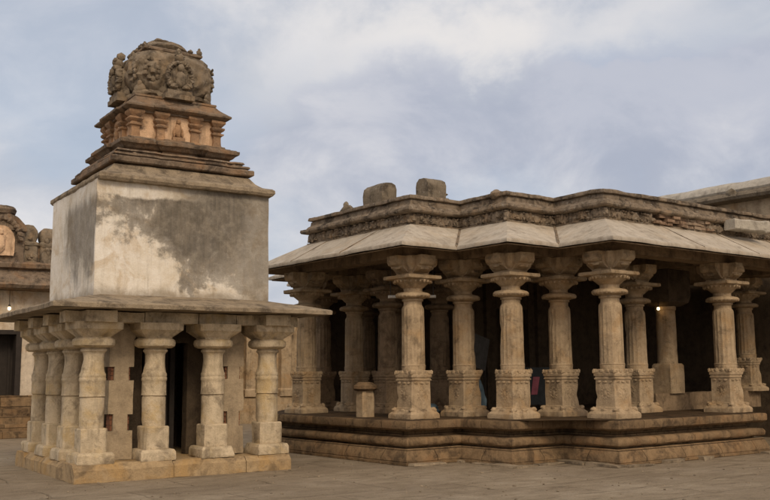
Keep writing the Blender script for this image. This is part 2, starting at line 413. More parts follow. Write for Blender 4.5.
rough(bm, .012, 3.2, .085, 3, chip=.04)
build('plinth', bm, BUFF_PL, shrine)

# pillar prototype (origin on the plinth top)
def shrine_pillar(parent, sd=0):
    z = lambda q: q - HP
    bm = NB()
    lathe(bm, [(.172, z(.70)), (.176, z(.80)), (.172, z(1.17)), (.160, z(1.178)), (.160, z(1.188)), (.184, z(1.197)), (.180, z(1.22)), (.178, z(1.40)),
               (.188, z(1.415)), (.188, z(1.45)), (.182, z(1.458)), (.182, z(1.468)), (.186, z(1.475)), (.184, z(1.51)), (.170, z(1.535)), (.156, z(1.62)), (.150, z(1.72)), (.154, z(1.80)),
               (.168, z(1.83)), (.186, z(1.842)), (.188, z(1.868)), (.172, z(1.88)), (.168, z(1.93))], 26)
    rough(bm, .005, 4, .06, 1 + sd, dent=.09)
    p = build('pillar', bm, BUFF, parent)
    bm = NB()
    stack(bm, [(.262, z(HP) - .01), (.268, z(.27)), (.264, z(.37)), (.245, z(.405)), (.22, z(.412))])
    stack(bm, [(.188, z(.40)), (.192, z(.43)), (.189, z(.725)), (.178, z(.742)), (.15, z(.745))], ch=.03)
    rough(bm, .006, 5, .055, 2 + sd, dent=.08)
    build('base', bm, BUFF, p, angle=24)
    bm = NB()
    lathe(bm, [(.19, z(1.895)), (.25, z(1.90)), (.295, z(1.925)), (.308, z(1.965)), (.298, z(2.01)), (.262, z(2.038)), (.2, z(2.042))], 28)
    rough(bm, .006, 5, .06, 5 + sd, dent=.06)
    build('cushion', bm, BUFF, p)
    bm = NB()
    stack(bm, [(.20, z(2.035)), (.21, z(2.055)), (.318, z(2.150)), (.332, z(2.158)), (.336, z(2.262))], ch=.03)
    rough(bm, .007, 5, .06, 4 + sd, dent=.09)
    build('capital', bm, BUFF, p, angle=24)
    return p
PIN = .325
PINX = [.325, 1.245, 2.185, A_ - .285]
PINY = [.325, .325 + 2.86 / 3, .325 + 5.72 / 3, B_ - .325]
pts = []
for i in range(4):
    for j in range(4):
        if (i in (0, 3) or j in (0, 3)) and (i, j) != (3, 1):
            pts.append((PINX[i], PINY[j]))
sprotos = [None] * 4
for k, (x, y) in enumerate(pts):
    if sprotos[k % 4] is None:
        sprotos[k % 4] = shrine_pillar(shrine, 13 * k); sprotos[k % 4].location = (x, y, HP)
    else:
        c = copy_tree(sprotos[k % 4], shrine, (x, y, HP), random.choice((0, .5, 1, 1.5)) * PI)

# lintels and stub blocks
bm = NB()
zl0, zl1 = 2.262, 2.424
xs, ys = PINX, PINY
for yy, s in ((PIN, 1), (B_ - PIN, -1)):
    cuts = [-.0, xs[1] - .22, xs[1] + .62, xs[2] + .3, A_ - .02]
    for a, b in zip(cuts, cuts[1:]):
        o = random.uniform(-.02, .02)
        box(bm, a + .005, b - .005, yy - .17 + o, yy + .17, zl0, zl1 - random.uniform(0, .01))
for xx in (PINX[0], PINX[3]):
    cuts = [PIN + .18, ys[1] + .15, ys[2] - .1, B_ - PIN - .18]
    for a, b in zip(cuts, cuts[1:]):
        o = random.uniform(-.02, .02)
        box(bm, xx - .17 + o, xx + .17, a + .005, b - .005, zl0, zl1 - .004)
for (x, y) in pts:                       # projecting block ends over the caps
    if y == PIN and x in (xs[0], xs[3]): box(bm, x - .24, x + .2, y - .44, y - .12, zl0 - .012, zl1 - .008)
    if x == PIN: box(bm, x - .46, x - .12, y - .17, y + .17, zl0 - .01, zl1 - .012)
    if x == PINX[3]: box(bm, x + .12, x + .46, y - .17, y + .17, zl0 - .01, zl1 - .012)
rough(bm, .009, 4, .12, 8)
build('lintel', bm, BUFF, shrine)

# eave slab
bm = NB()
rect = [(0, 0), (A_, 0), (A_, B_), (0, B_)]
sweep(bm, rect, [(.47, 2.43), (.475, 2.485), (.455, 2.505), (-.30, 2.665), (-.50, 2.70), (-.55, 2.43)], closed=True)
rough(bm, .007, 3, .11, 11, chip=.012)
build('roof_slab', bm, SLAB, shrine)
bm = NB(); box(bm, .5, A_ - .5, .5, B_ - .5, 2.40, 2.66); build('ceiling', bm, SHADE_ST, shrine)

# inner cell with notched jamb posts
bm = NB()
cu0, cu1, cv0, cv1 = .72, A_ - .72, 1.15, B_ - .7
t = .18
box(bm, cu0, cu0 + t, cv0 + .002, cv1, HP, 2.41); box(bm, cu1 - t, cu1, cv0 + .002, cv1, HP, 2.41)
box(bm, cu0 + t + .002, cu1 - t - .002, cv1 - t, cv1, HP, 2.41)
box(bm, cu0, 1.28, cv0 - t, cv0, HP, 2.41); box(bm, 2.02, cu1, cv0 - t, cv0, HP, 2.41); box(bm, 1.282, 2.018, cv0 - t, cv0, 2.0, 2.41)
rough(bm, .008, 3, .25, 5)
build('cell_wall', bm, SHADE_ST, shrine)  # darkness of the cell painted into its wall colour
bm = NB(); box(bm, 1.40, 1.48, cv0 + .1, cv0 + .2, HP, 2.0); box(bm, 1.84, 1.92, cv0 + .1, cv0 + .2, HP, 2.0); box(bm, 1.40, 1.92, cv0 + .21, cv0 + .26, HP, 2.0)
build('cell_door', bm, DARKW, shrine)
def jamb(u, v, w, ztop, peak):
    bm = NB()
    d = .13
    n0, n1, n2, n3 = .68, .92, 1.42, 1.62
    k = .075
    segs = [(HP, n0, w), (n0, n1, w - k), (n1, n2, w), (n2, n3, w - k), (n3, ztop, w)]
    for (a, b, h) in segs: box(bm, -h, h, -d, d, a, b)
    loft(bm, [sq(w, ztop, (0, 0), 0, d), sq(w * 1.12, ztop + .06, (0, 0), 0, d * 1.1), sq(w * .45, ztop + peak, (0, 0), 0, d * .9)])
    rough(bm, .008, 4, .1, int(u * 10))
    o = build('jamb_post', bm, POST, shrine, (u, v, 0))
    for s in (-1, 1):
        for (a, b) in ((n0, n1), (n2, n3)):
            bm = NB()
            c = s * (w - k * .5)
            x0, x1 = sorted((s * (w - k), s * (w - .042)))
            nb = 3
            for q in range(nb):
                box(bm, x0, x1, -d * .66, d * .66, a + (b - a) * q / nb + .004, a + (b - a) * (q + 1) / nb - .004, jit=.003)
            build('brick_infill', bm, BRICK, o)
    return o
jamb(.80, .62, .185, 2.02, .24)
jamb(2.60, .60, .175, 1.98, .26)
bm = NB(); box(bm, 2.575, 2.60, .55, .62, .7, .98); build('paper_notice', bm, PAPER, shrine)

# plaster tower block
CU, CV = .3322 + 1.425, .4361 + 1.275
bm = NB()
loft(bm, [sq(1.43, 0, hv=1.28), sq(1.425, .02, hv=1.275), sq(1.42, 1.80, hv=1.27)])
rough(bm, .007, 1.6, .12, 21)
build('tower_block', bm, PLASTER, shrine, (CU, CV, 2.63))

def stepped(hu, hv, pr, w):
    return [(-hu, -hv), (-w, -hv), (-w, -hv - pr), (w, -hv - pr), (w, -hv), (hu, -hv), (hu, -w), (hu + pr, -w), (hu + pr, w), (hu, w),
            (hu, hv), (w, hv), (w, hv + pr), (-w, hv + pr), (-w, hv), (-hu, hv), (-hu, w), (-hu - pr, w), (-hu - pr, -w), (-hu, -w)]
T0 = (CU + .02, CV, 0)
def rect2(h, r=.955): return [(-h, -h * r), (h, -h * r), (h, h * r), (-h, h * r)]
bm = NB()
sweep(bm, rect2(1.40), [(-.15, 4.405), (.03, 4.41), (.06, 4.45), (.055, 4.50), (.02, 4.53), (-.10, 4.575), (-.19, 4.64), (-.26, 4.73), (-.40, 4.74)], cap0=True, cap1=True)
rough(bm, .009, 3.4, .075, 31, chip=.03)
build('cornice_slab', bm, SLAB, shrine, T0)
bm = NB()
sweep(bm, rect2(1.19), [(-.08, 4.68), (-.08, 4.70), (-.12, 4.705), (-.12, 4.755), (-.01, 4.76), (.005, 4.775), (.005, 4.84), (-.01, 4.855), (-.07, 4.87), (-.07, 4.885), (-.045, 4.89), (-.05, 4.92), (-.14, 4.94), (-.14, 4.965), (-.11, 4.97), (-.13, 5.0), (-.3, 5.01)], cap0=True, cap1=True)
sweep(bm, stepped(.93, .89, .055, .36), [(.0, 4.98), (.0, 5.01), (-.06, 5.015), (-.06, 5.055), (-.02, 5.06), (.0, 5.075), (.035, 5.115), (.075, 5.13), (.08, 5.15), (.08, 5.185), (.05, 5.192), (.03, 5.21), (-.04, 5.218), (-.04, 5.235), (-.10, 5.24), (-.11, 5.275), (-.3, 5.28)], cap0=True, cap1=True)
for k in range(26):       # tufts and chipped blocks left lying on the ledges
    a = random.uniform(0, 2 * PI); 
    lump(bm, (1.08 * math.copysign(min(1, abs(math.cos(a)) * 1.3), math.cos(a)), 1.03 * math.copysign(min(1, abs(math.sin(a)) * 1.3), math.sin(a)), 4.93), (.05, .05, .025), k, 1)
rough(bm, .008, 4.2, .06, 32, chip=.025)
build('stepped_base', bm, TIER, shrine, T0)

# neck storey with pilasters and small niche
bm = NB()
sweep(bm, stepped(.72, .69, .045, .30), [(0, 5.20), (0, 5.76)], cap0=True, cap1=True)
rough(bm, .008, 4, .08, 33)
neck = build('neck_storey', bm, OCHRE, shrine, T0)
def pilaster(x, y, ang):
    bm = NB()
    stack(bm, [(.085, 5.24), (.09, 5.28), (.07, 5.30), (.065, 5.44), (.072, 5.46), (.10, 5.475), (.105, 5.50), (.07, 5.515), (.065, 5.53), (.095, 5.55), (.115, 5.575), (.115, 5.60), (.07, 5.615), (.10, 5.65), (.125, 5.68), (.125, 5.72)])
    rough(bm, .007, 6, .06, int(x * 31 + y * 17))
    build('pilaster', bm, PEACH, neck, (x, y, 0), ang)
for (x, y) in ((-.70, -.67), (.70, -.67), (-.70, .67), (.70, .67), (-.29, -.70), (.29, -.70), (-.29, .70), (.29, .70), (-.73, -.28), (-.73, .28), (.73, -.28), (.73, .28)):
    pilaster(x, y, 0)
for ang in (0, PI / 2, PI, 1.5 * PI):
    bm = NB()
    d = .745
    box(bm, -.10, .10, -d - .06, -d, 5.25, 5.34)
    lump(bm, (0, -d - .02, 5.46), (.06, .05, .12), 2, 2); lump(bm, (0, -d - .03, 5.60), (.04, .04, .045), 3, 2)
    lump(bm, (-.07, -d - .02, 5.42), (.025, .03, .08), 4, 1); lump(bm, (.07, -d - .02, 5.42), (.025, .03, .08), 5, 1)
    rough(bm, .006, 7, .05, 3)
    build('niche_figure', bm, PEACH, neck, (0, 0, 0), ang)

# curved roof eave above the neck
bm = NB()
sweep(bm, stepped(.78, .75, .035, .33), [(-.10, 5.69), (.0, 5.695), (.0, 5.72), (.09, 5.745), (.12, 5.765), (.122, 5.795), (.08, 5.82), (.02, 5.865), (-.05, 5.93), (-.09, 5.98), (-.075, 5.985), (-.08, 6.02), (-.12, 6.03), (-.3, 6.06)], cap0=True, cap1=True)
rough(bm, .008, 4, .06, 35, chip=.015)
build('tower_eave', bm, TIER, shrine, T0)

# ribbed square dome
def superring(h, z, n=64, e=4.6, seed=0):
    pts_ = []
    for i in range(n):
        a = 2 * PI * i / n
        c, s = math.cos(a), math.sin(a)
        r = h / (abs(c) ** e + abs(s) ** e) ** (1 / e)
        pts_.append((r * c, r * s * .96, z))
    return pts_
bm = NB()
prof = [(.60, 6.00), (.60, 6.06), (.64, 6.08), (.65, 6.12), (.62, 6.14), (.66, 6.18), (.70, 6.26), (.725, 6.36), (.73, 6.46), (.725, 6.56), (.70, 6.66), (.65, 6.75), (.57, 6.82), (.48, 6.87)]
loft(bm, [superring(h * .995, z) for h, z in prof])
fine(bm, .035)
for v in bm.verts:               # carved foliage relief
    p = v.co
    if 6.15 < p.z < 6.83:
        a = math.atan2(p.y, p.x)
        q = math.sin(a * 14) * math.sin((p.z - 6.15) * 22)
        r = Vector((p.x, p.y, 0)).normalized()
        v.co += r * (.026 * q + .04 * noise.noise(p * 8) + .02 * noise.noise(p * 17))
rough(bm, .012, 6, None, 36)
dome = build('dome', bm, DOME, shrine, T0)
# leaves at the foot of the dome and carved rosettes on its faces
for k in range(12):
    bm = NB()
    a = 2 * PI * k / 12 + PI / 12
    c, s = math.cos(a), math.sin(a)
    r = .67 / (abs(c) ** 4.6 + abs(s) ** 4.6) ** (1 / 4.6)
    lump(bm, (0, 0, 0), (.15, .06, .07), k, 2, .3); lump(bm, (0, .02, .07), (.10, .05, .09), k + 3, 2, .3); lump(bm, (0, .03, .14), (.04, .04, .07), k + 5, 2, .3)
    rough(bm, .012, 8, .06, k)
    build('lotus_leaf', bm, DOME, dome, (r * c, r * s * .96, 6.07), a - PI / 2)
for q4 in range(4):
    for sx_ in ((-1,), (-1,), (-1, 1), (-1, 1))[q4]:
        bm = NB()
        for i in range(9):
            t_ = 2 * PI * i / 9
            lump(bm, (.115 * math.cos(t_), .02, .12 * math.sin(t_)), (.05, .045, .05), i, 1, .35)
        lump(bm, (0, -.01, 0), (.05, .05, .05), 3, 2, .2)
        for i in range(5): lump(bm, (random.uniform(-.16, .16), .03, random.uniform(.12, .24)), (.04, .025, .04), i, 1, .5)
        rough(bm, .012, 8, .05, q4)
        R_ = Matrix.Rotation(q4 * PI / 2, 3, 'Z')
        p_ = R_ @ Vector((sx_ * .43, -.69, 6.42))
        build('rosette', bm, DOME, dome, p_, q4 * PI / 2)

def nasi(ang, h, tall=1.0):
    # horseshoe-arched projecting niche with carved figure
    bm = NB()
    w = .21
    out = []
    for i in range(25):
        t_ = -0.25 * PI + (1.5 * PI) * i / 24
        out.append((w * math.cos(t_), .28 + w * 1.15 * math.sin(t_)))
    front = [(x, -h - .13, z) for x, z in [(.17, -.02)] + out + [(-.17, -.02)]]
    back = [(x, -h + .25, z) for x, _, z in front]
    loft(bm, [back, front])
    # raised flame rim
    for i in range(25):
        x, z = out[i]
        k = .042 + .010 * (i % 2)
        lump(bm, (x * 1.0, -h - .13, z), (k, .065, k), i, 1, .35)
    # base steps
    box(bm, -.25, .25, -h - .17, -h + .2, -.10, -.02); box(bm, -.21, .21, -h - .15, -h + .2, -.02, .05)
    # figure
    lump(bm, (0, -h - .15, .24), (.085, .06, .14), 5, 2); lump(bm, (0, -h - .16, .43), (.06, .06, .07), 6, 2)
    lump(bm, (-.10, -h - .13, .28), (.045, .045, .11), 7, 1); lump(bm, (.10, -h - .13, .28), (.045, .045, .11), 8, 1)
    lump(bm, (-.10, -h - .15, .11), (.08, .06, .05), 9, 1); lump(bm, (.10, -h - .15, .11), (.08, .06, .05), 10, 1)
    # lion-mask boss on the crown of the arch
    lump(bm, (0, -h - .10, .60), (.085, .09, .085), 11, 2, .4); lump(bm, (-.05, -h - .15, .63), (.03, .03, .03), 12, 1); lump(bm, (.05, -h - .15, .63), (.03, .03, .03), 13, 1)
    lump(bm, (0, -h - .04, .72), (.06, .09, .08), 14, 1)
    rough(bm, .009, 7, .07, int(ang * 5))
    return build('arched_niche', bm, DOME, dome, (0, 0, 6.08), ang)
for k, hh in ((0, .66), (2, .66), (3, .70)): nasi(k * PI / 2, hh)

# top plate, crockets, crown
bm = NB()
sweep(bm, rect2(.46, .98), [(-.05, 6.83), (.02, 6.845), (.05, 6.865), (.05, 6.90), (.02, 6.925), (-.2, 6.935)], cap0=True, cap1=True)
rough(bm, .008, 5, .07, 41)
plate = build('top_plate', bm, TIER, shrine, T0)
for (x, y, h) in [(-.48, -.42 + .19 * k, .055 + .01 * (k % 2)) for k in range(5)] + [(.46, -.46, .085), (.30, -.47, .045), (.48, .45, .07), (-.1, .47, .05)]:
    bm = NB(); lump(bm, (0, 0, .02), (.05, .05, h * .7), int(x * 40 + y * 9), 2, .4); lump(bm, (0, 0, h), (.025, .025, h * .5), 3, 1, .3)
    rough(bm, .008, 9, .04, int(x * 30)); build('crocket', bm, DOME, plate, (x, y, 6.92))
bm = NB()
lump(bm, (0, 0, 0), (.41, .40, .17), 4, 4, .15)
lathe(bm, [(.38, -.04), (.42, .01), (.40, .04), (.34, .05)], 24)
lump(bm, (-.05, 0, .13), (.20, .20, .09), 8, 3, .3); lump(bm, (.22, -.1, .08), (.1, .1, .07), 9, 2, .3)
rough(bm, .018, 5, .07, 43)
build('crown_stone', bm, DOME, plate, (0, 0, 7.00))

# ------------------------------------------------------------------ PILLARED HALL
MX, MY, MYAW = 0.3245, 15.6763, 0.6523
hall = empty('pillared_hall', (MX, MY, 0), MYAW, 'open pillared stone hall with stepped plan, moulded platform, pale sloping eave and dark carved parapet', 'temple hall')
s1, s2, s3, s4 = 1.18, 1.22, 1.205, 1.15
ZP = .7214
def outline(r1, r2, r3, vend, g=0):
    y1, y2 = -s2, -s2 - s4
    return [(0, 0), (s1, 0), (s1, y1), (s1 + s3, y1), (s1 + s3, y2), (r1, y2), (r1, y1), (r2, y1), (r2, 0), (r3, 0),
            (r3, vend), (r2, vend), (r2, vend + s2), (r1, vend + s2), (r1, vend + s2 + s4), (s1 + s3, vend + s2 + s4), (s1 + s3, vend + s2), (s1, vend + s2), (s1, vend), (0, vend)]
VEND = 4.62
PO = outline(6.6, 7.8, 9.0, VEND)
RO = outline(9.6, 9.75, 9.9, VEND)  # right side lengthened past the platform, partly to shade the inner hall wall

bm = NB()
sweep(bm, PO, [(.045, 0), (.05, .045), (.015, .05), (.015, .06), (.025, .065), (.02, .12), (-.03, .24), (-.05, .262), (-.17, .265), (-.17, .292), (-.06, .296), (-.025, .325), (-.015, .37), (-.025, .41), (-.055, .44), (-.24, .452), (-.25, .475),
               (-.25, .54), (-.06, .547), (-.02, .56), (.012, .585), (.016, .61), (.016, .69), (.0, .712), (-.08, ZP)], cap1=True)
rough(bm, .0065, 3.0, .11, 51, chip=.012)
build('platform', bm, PLAT, hall)

# worn strip of broken stones along the platform foot
for (a, b) in zip(PO[:6] + [], PO[1:7]):
    L = (Vector(b) - Vector(a)).length; d = (Vector(b) - Vector(a)).normalized(); n = Vector((d.y, -d.x))
    t_ = 0
    while t_ < L:
        w = random.uniform(.25, .7)
        if random.random() < .7:
            c = Vector(a) + d * min(L, t_ + w / 2) + n * random.uniform(.06, .12)
            bm = NB(); box(bm, -w / 2, w / 2, -random.uniform(.06, .12), .1, 0, random.uniform(.02, .05), jit=.012); rough(bm, .01, 4, .12, 9)
            build('footing_stone', bm, SLAB, hall, (c.x, c.y, 0), math.atan2(d.y, d.x))
        t_ += w + .02

# pillar prototype
def hall_pillar(parent, sd=0):
    z = lambda q: q - ZP
    bm = NB()
    pr = [(.195, z(1.46), 0), (.208, z(1.60), 0), (.200, z(1.62), 1), (.197, z(1.66), 1), (.190, z(2.55), 1), (.188, z(2.60), 1), (.182, z(2.625), 0), (.160, z(2.66), 0), (.160, z(2.72), 0),
          (.185, z(2.735), 0), (.185, z(2.76), 0), (.165, z(2.775), 0)]
    lathe(bm, pr, 64, flute=16, amp=.026)
    lathe(bm, [(.20, z(1.60)), (.214, z(1.615)), (.20, z(1.63))], 24)
    rough(bm, .0045, 4, .10, 61 + sd, dent=.10)
    p = build('pillar', bm, HALL, parent, angle=30)
    # base block
    bm = NB()
    stack(bm, [(.318, 0), (.322, z(.765)), (.316, z(.80)), (.300, z(.815)), (.25, z(.865)), (.232, z(.875)), (.228, z(.90)), (.212, z(.91)), (.210, z(.93))], ch=.015)
    stack(bm, [(.210, z(.90)), (.206, z(1.36)), (.222, z(1.365)), (.224, z(1.385)), (.212, z(1.39)), (.210, z(1.415)), (.226, z(1.42)), (.228, z(1.46)), (.216, z(1.475)), (.212, z(1.52)), (.20, z(1.535))], ch=.012)
    for q in range(4):
        ang = q * PI / 2
        R = Matrix.Rotation(ang, 3, 'Z')
        for i, x in enumerate((-.17, -.06, .06, .17)):           # carved petals round the top band
            c = R @ Vector((x, -.215, z(1.50))); lump(bm, c, (.045, .02, .042), i + q + sd, 1, .35, ang)
        c = R @ Vector((-.215, -.215, z(1.50))); lump(bm, c, (.034, .034, .05), q + sd, 1, .3, ang)
        for x in (-.12, 0, .12):
            c = R @ Vector((x, -.216, z(1.325))); lump(bm, c, (.045, .014, .025), q, 1, .2, ang)
        c = R @ Vector((-.235, -.235, z(.865))); lump(bm, c, (.055, .055, .045), q + 4 + sd, 2, .35, ang)   # corner leaf
        c = R @ Vector((0, -.255, z(.86))); lump(bm, c, (.07, .022, .03), q + 8 + sd, 2, .3, ang)
        # faint relief medallion
        for i in range(10):
            t_ = 2 * PI * i / 10
            c = R @ Vector((.075 * math.cos(t_), -.211, z(1.13) + .085 * math.sin(t_))); lump(bm, c, (.017, .006, .017), i, 1, .2, ang)
        c = R @ Vector((0, -.209, z(1.13))); lump(bm, c, (.035, .012, .05), q, 1, .3, ang)
    rough(bm, .006, 5, .075, 62 + sd, dent=.09)
    build('base', bm, HALL, p, angle=26)
    # capital: ring, neck, petalled bell, abacus, cross brackets
    bm = NB()
    lathe(bm, [(.16, z(2.76)), (.24, z(2.785)), (.295, z(2.80)), (.31, z(2.82)), (.305, z(2.845)), (.28, z(2.868)), (.215, z(2.885)), (.17, z(2.895))], 36, flute=18, amp=0)
    lathe(bm, [(.175, z(2.88)), (.165, z(2.92)), (.168, z(2.95)), (.20, z(2.975)), (.25, z(3.02)), (.31, z(3.06)), (.335, z(3.085)), (.335, z(3.105)), (.30, z(3.11))], 40)
    for i in range(24):
        t_ = 2 * PI * i / 24
        lump(bm, (.325 * math.cos(t_), .325 * math.sin(t_), z(3.07)), (.028, .028, .035), i, 1, .1)
        lump(bm, (.288 * math.cos(t_), .288 * math.sin(t_), z(2.815)), (.022, .022, .028), i, 1, .1)
    stack(bm, [(.34, z(3.10)), (.365, z(3.112)), (.37, z(3.135)), (.36, z(3.168)), (.26, z(3.175))], ch=.012)
    stack(bm, [(.21, z(3.17)), (.20, z(3.20)), (.21, z(3.235))])
    rough(bm, .005, 6, .08, 63 + sd, dent=.07)
    build('capital', bm, HALL, p)
    bm = NB()
    pr = [(.20, 3.215), (.26, 3.23), (.31, 3.275), (.345, 3.30), (.345, 3.325), (.40, 3.345), (.43, 3.39), (.43, 3.50)]
    for q in range(2):
        w = .165 + .002 * q
        rings = []
        for (h, zz) in pr:
            hu, hv = (h, w) if q == 0 else (w, h)
            rings.append(sq(hu, z(zz) + .003 * q, hv=hv))
        loft(bm, rings)
    stack(bm, [(.20, z(3.21)), (.25, z(3.28)), (.28, z(3.34)), (.29, z(3.498))], ch=.05)
    for q in range(4):
        R = Matrix.Rotation(q * PI / 2, 3, 'Z')
        for x in (-.09, .09):
            lump(bm, R @ Vector((x, -.42, z(3.43))), (.05, .03, .045), q, 1, .3, q * PI / 2)
        lump(bm, R @ Vector((0, -.335, z(3.29))), (.10, .04, .04), q + 3, 1, .4, q * PI / 2)
    rough(bm, .010, 5, .075, 64 + sd, dent=.12)
    build('bracket', bm, HALL, p)
    return p
q = .60
V2, V3 = -s2 + q, -s2 - s4 + q
q_ = q + .05
hp_pts = [(q_, q), (s1 + q_, q), (s1 + q_, V2), (s1 + s3 + q_, V2), (s1 + s3 + q_, V3), (6.33, V3), (5.16, V2),
          (q, VEND - .68), (s1 + q, VEND - .68), (s1 + q, VEND + s2 - .68), (s1 + s3 + q, VEND + s2 - .68), (s1 + s3 + q, VEND - .68),
          (s1 + s3 + q, 2.62), (1.75, 2.75)]
protos = [None, None, None, None]
for k, (x, y) in enumerate(hp_pts):
    if protos[k % 4] is None: protos[k % 4] = hall_pillar(hall, 17 * k); protos[k % 4].location = (x, y, ZP)
    else:
        c = copy_tree(protos[k % 4], hall, (x, y, ZP), random.randrange(4) * PI / 2)
        if k >= 9:                                   # inner-row pillars take the darker copy, shade painted into the stone
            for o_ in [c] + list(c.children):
                o_.material_slots[0].link = 'OBJECT'; o_.material_slots[0].material = HALL_SHADE

# low wall behind the right corner pillar, plain pillar and another carved pillar standing on it
bm = NB()
LWV = -.42
for a, b in ((5.75, 6.9), (6.905, 8.1), (8.105, 9.4)):
    box(bm, a, b, LWV - .16, LWV + .16, ZP - .01, 1.055 + random.uniform(-.008, .008))
rough(bm, .008, 4, .14, 71)
build('low_wall', bm, HALL_SHADE, hall)  # dimness under the roof put into the wall's stone colour
bm = NB()
lathe(bm, [(.205, 1.62), (.20, 1.68), (.195, 2.4), (.19, 2.7), (.21, 2.72), (.21, 2.80)], 24)
rough(bm, .005, 5, .12, 72)
pp = build('plain_pillar', bm, HALL, hall, (6.42, LWV + .02, 0))
bm = NB(); stack(bm, [(.225, 1.05), (.225, 1.6), (.2, 1.64)], ch=.01); rough(bm, .006, 5, .12, 73); build('base', bm, HALL, pp)
bm = NB(); stack(bm, [(.2, 2.78), (.33, 2.86), (.36, 3.0), (.36, 3.5)]); rough(bm, .008, 5, .12, 74); build('capital', bm, SHADE_ST, pp)
c = copy_tree(protos[1], hall, (9.22, LWV, 1.05), 0); c.scale = (.95, .95, .878)

# ring beam, interior beams, ceiling
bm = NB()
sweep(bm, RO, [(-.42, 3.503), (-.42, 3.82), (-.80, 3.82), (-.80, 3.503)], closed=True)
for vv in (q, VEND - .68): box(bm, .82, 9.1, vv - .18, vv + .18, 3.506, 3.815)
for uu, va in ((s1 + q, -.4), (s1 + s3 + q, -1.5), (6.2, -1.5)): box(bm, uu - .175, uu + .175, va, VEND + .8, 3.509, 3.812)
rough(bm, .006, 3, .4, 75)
build('beam', bm, HALL_SHADE, hall)  # shade under the eave painted into the beam colour
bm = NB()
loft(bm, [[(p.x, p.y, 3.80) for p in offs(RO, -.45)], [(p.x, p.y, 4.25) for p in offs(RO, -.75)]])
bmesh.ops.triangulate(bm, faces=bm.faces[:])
build('roof', bm, SHADE_ST, hall, smooth=False)

# pale sloping eave, in slabs
bm = NB()
sweep(bm, RO, [(.235, 3.57), (.242, 3.60), (.23, 3.635), (.15, 3.672), (-.50, 4.025), (-.66, 4.115), (-.80, 4.13), (-.80, 3.95), (-.42, 3.86), (.10, 3.60)], closed=True)
fine(bm, .11)
for v in bm.verts:
    v.co += noise.noise_vector(v.co * 1.3) * .010 + noise.noise_vector(v.co * 4.5) * .006
build('eave', bm, EAVE, hall)
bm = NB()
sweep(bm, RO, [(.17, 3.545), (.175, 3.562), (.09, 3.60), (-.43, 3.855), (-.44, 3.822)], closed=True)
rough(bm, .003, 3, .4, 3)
build('soffit_shade', bm, HALL_SHADE, hall)  # separate underside strip, the eave's shade painted as darker stone
# dark joints where the eave stones meet at the inner corners and mid-lengths: thin raised mortar lines
def joint(p, n, wdt=.014):
    # p on outline, n outward (2D unit), thin strip lying 4 mm over the eave slope
    t2 = Vector((-n.y, n.x))
    a = Vector(p) + n * .238; b = Vector(p) - n * .66
    bm = NB()
    za, zm, zb = 3.635, 3.676, 4.118
    P = [a, Vector(p) + n * .15, b]; Z = [za, zm, zb]
    for i in range(2):
        q0, q1 = P[i], P[i + 1]
        loft(bm, [[(q0.x - t2.x * wdt, q0.y - t2.y * wdt, Z[i] - .02), (q0.x + t2.x * wdt, q0.y + t2.y * wdt, Z[i] - .02), (q0.x + t2.x * wdt, q0.y + t2.y * wdt, Z[i] + .007), (q0.x - t2.x * wdt, q0.y - t2.y * wdt, Z[i] + .007)],
                  [(q1.x - t2.x * wdt, q1.y - t2.y * wdt, Z[i + 1] - .02), (q1.x + t2.x * wdt, q1.y + t2.y * wdt, Z[i + 1] - .02), (q1.x + t2.x * wdt, q1.y + t2.y * wdt, Z[i + 1] + .007), (q1.x - t2.x * wdt, q1.y - t2.y * wdt, Z[i + 1] + .007)]])
    build('eave_joint', bm, PARA, hall)
D = Vector
for idx in (1, 3):          # inner corners: strip along the mitre
    bm = NB(); p = D(RO[idx]); mdir = D((1, 1))
    a = p + D((-1, -1)) * .238; b = p + D((1, 1)) * .66
    t2 = D((-1, 1)).normalized() * .02
    mid = p + D((-1, -1)) * .15
    for (q0, z0), (q1, z1) in (((a, 3.64), (mid, 3.68)), ((mid, 3.68), (b, 4.125))):
        loft(bm, [[(q0.x - t2.x, q0.y - t2.y, z0 - .03), (q0.x + t2.x, q0.y + t2.y, z0 - .03), (q0.x + t2.x, q0.y + t2.y, z0 + .01), (q0.x - t2.x, q0.y - t2.y, z0 + .01)],
                  [(q1.x - t2.x, q1.y - t2.y, z1 - .03), (q1.x + t2.x, q1.y + t2.y, z1 - .03), (q1.x + t2.x, q1.y + t2.y, z1 + .01), (q1.x - t2.x, q1.y - t2.y, z1 + .01)]])
    build('eave_joint', bm, PARA, hall)
joint((0, 1.55), D((-1, 0)), .006); joint((0, 3.2), D((-1, 0)), .005); joint((8.0, -s2 - s4), D((0, -1)), .006); joint((4.6, -s2 - s4), D((0, -1)), .006); joint((6.3, -s2 - s4), D((0, -1)), .006)

# parapet
bm = NB()
IN = -.66
sweep(bm, RO, [(IN + .02, 4.08), (IN + .03, 4.13), (IN - .07, 4.14), (IN - .07, 4.305), (IN + .03, 4.31), (IN + .115, 4.325), (IN + .135, 4.35), (IN + .13, 4.395), (IN + .06, 4.41), (IN + .045, 4.415), (IN + .02, 4.455), (IN - .02, 4.48), (IN - .03, 4.555),
               (IN - .045, 4.56), (IN - .045, 4.575), (IN + .015, 4.58), (IN + .02, 4.60), (IN + .005, 4.645), (IN - .06, 4.655), (IN - .42, 4.62), (IN - .42, 4.2)])
rough(bm, .013, 3.4, .075, 81, chip=.03)
parapet = build('parapet', bm, PARA, hall)
def run(a, b, off):
    a, b = D(a), D(b); d = (b - a).normalized(); n = D((d.y, -d.x))
    return a + n * off, b + n * off, d, n
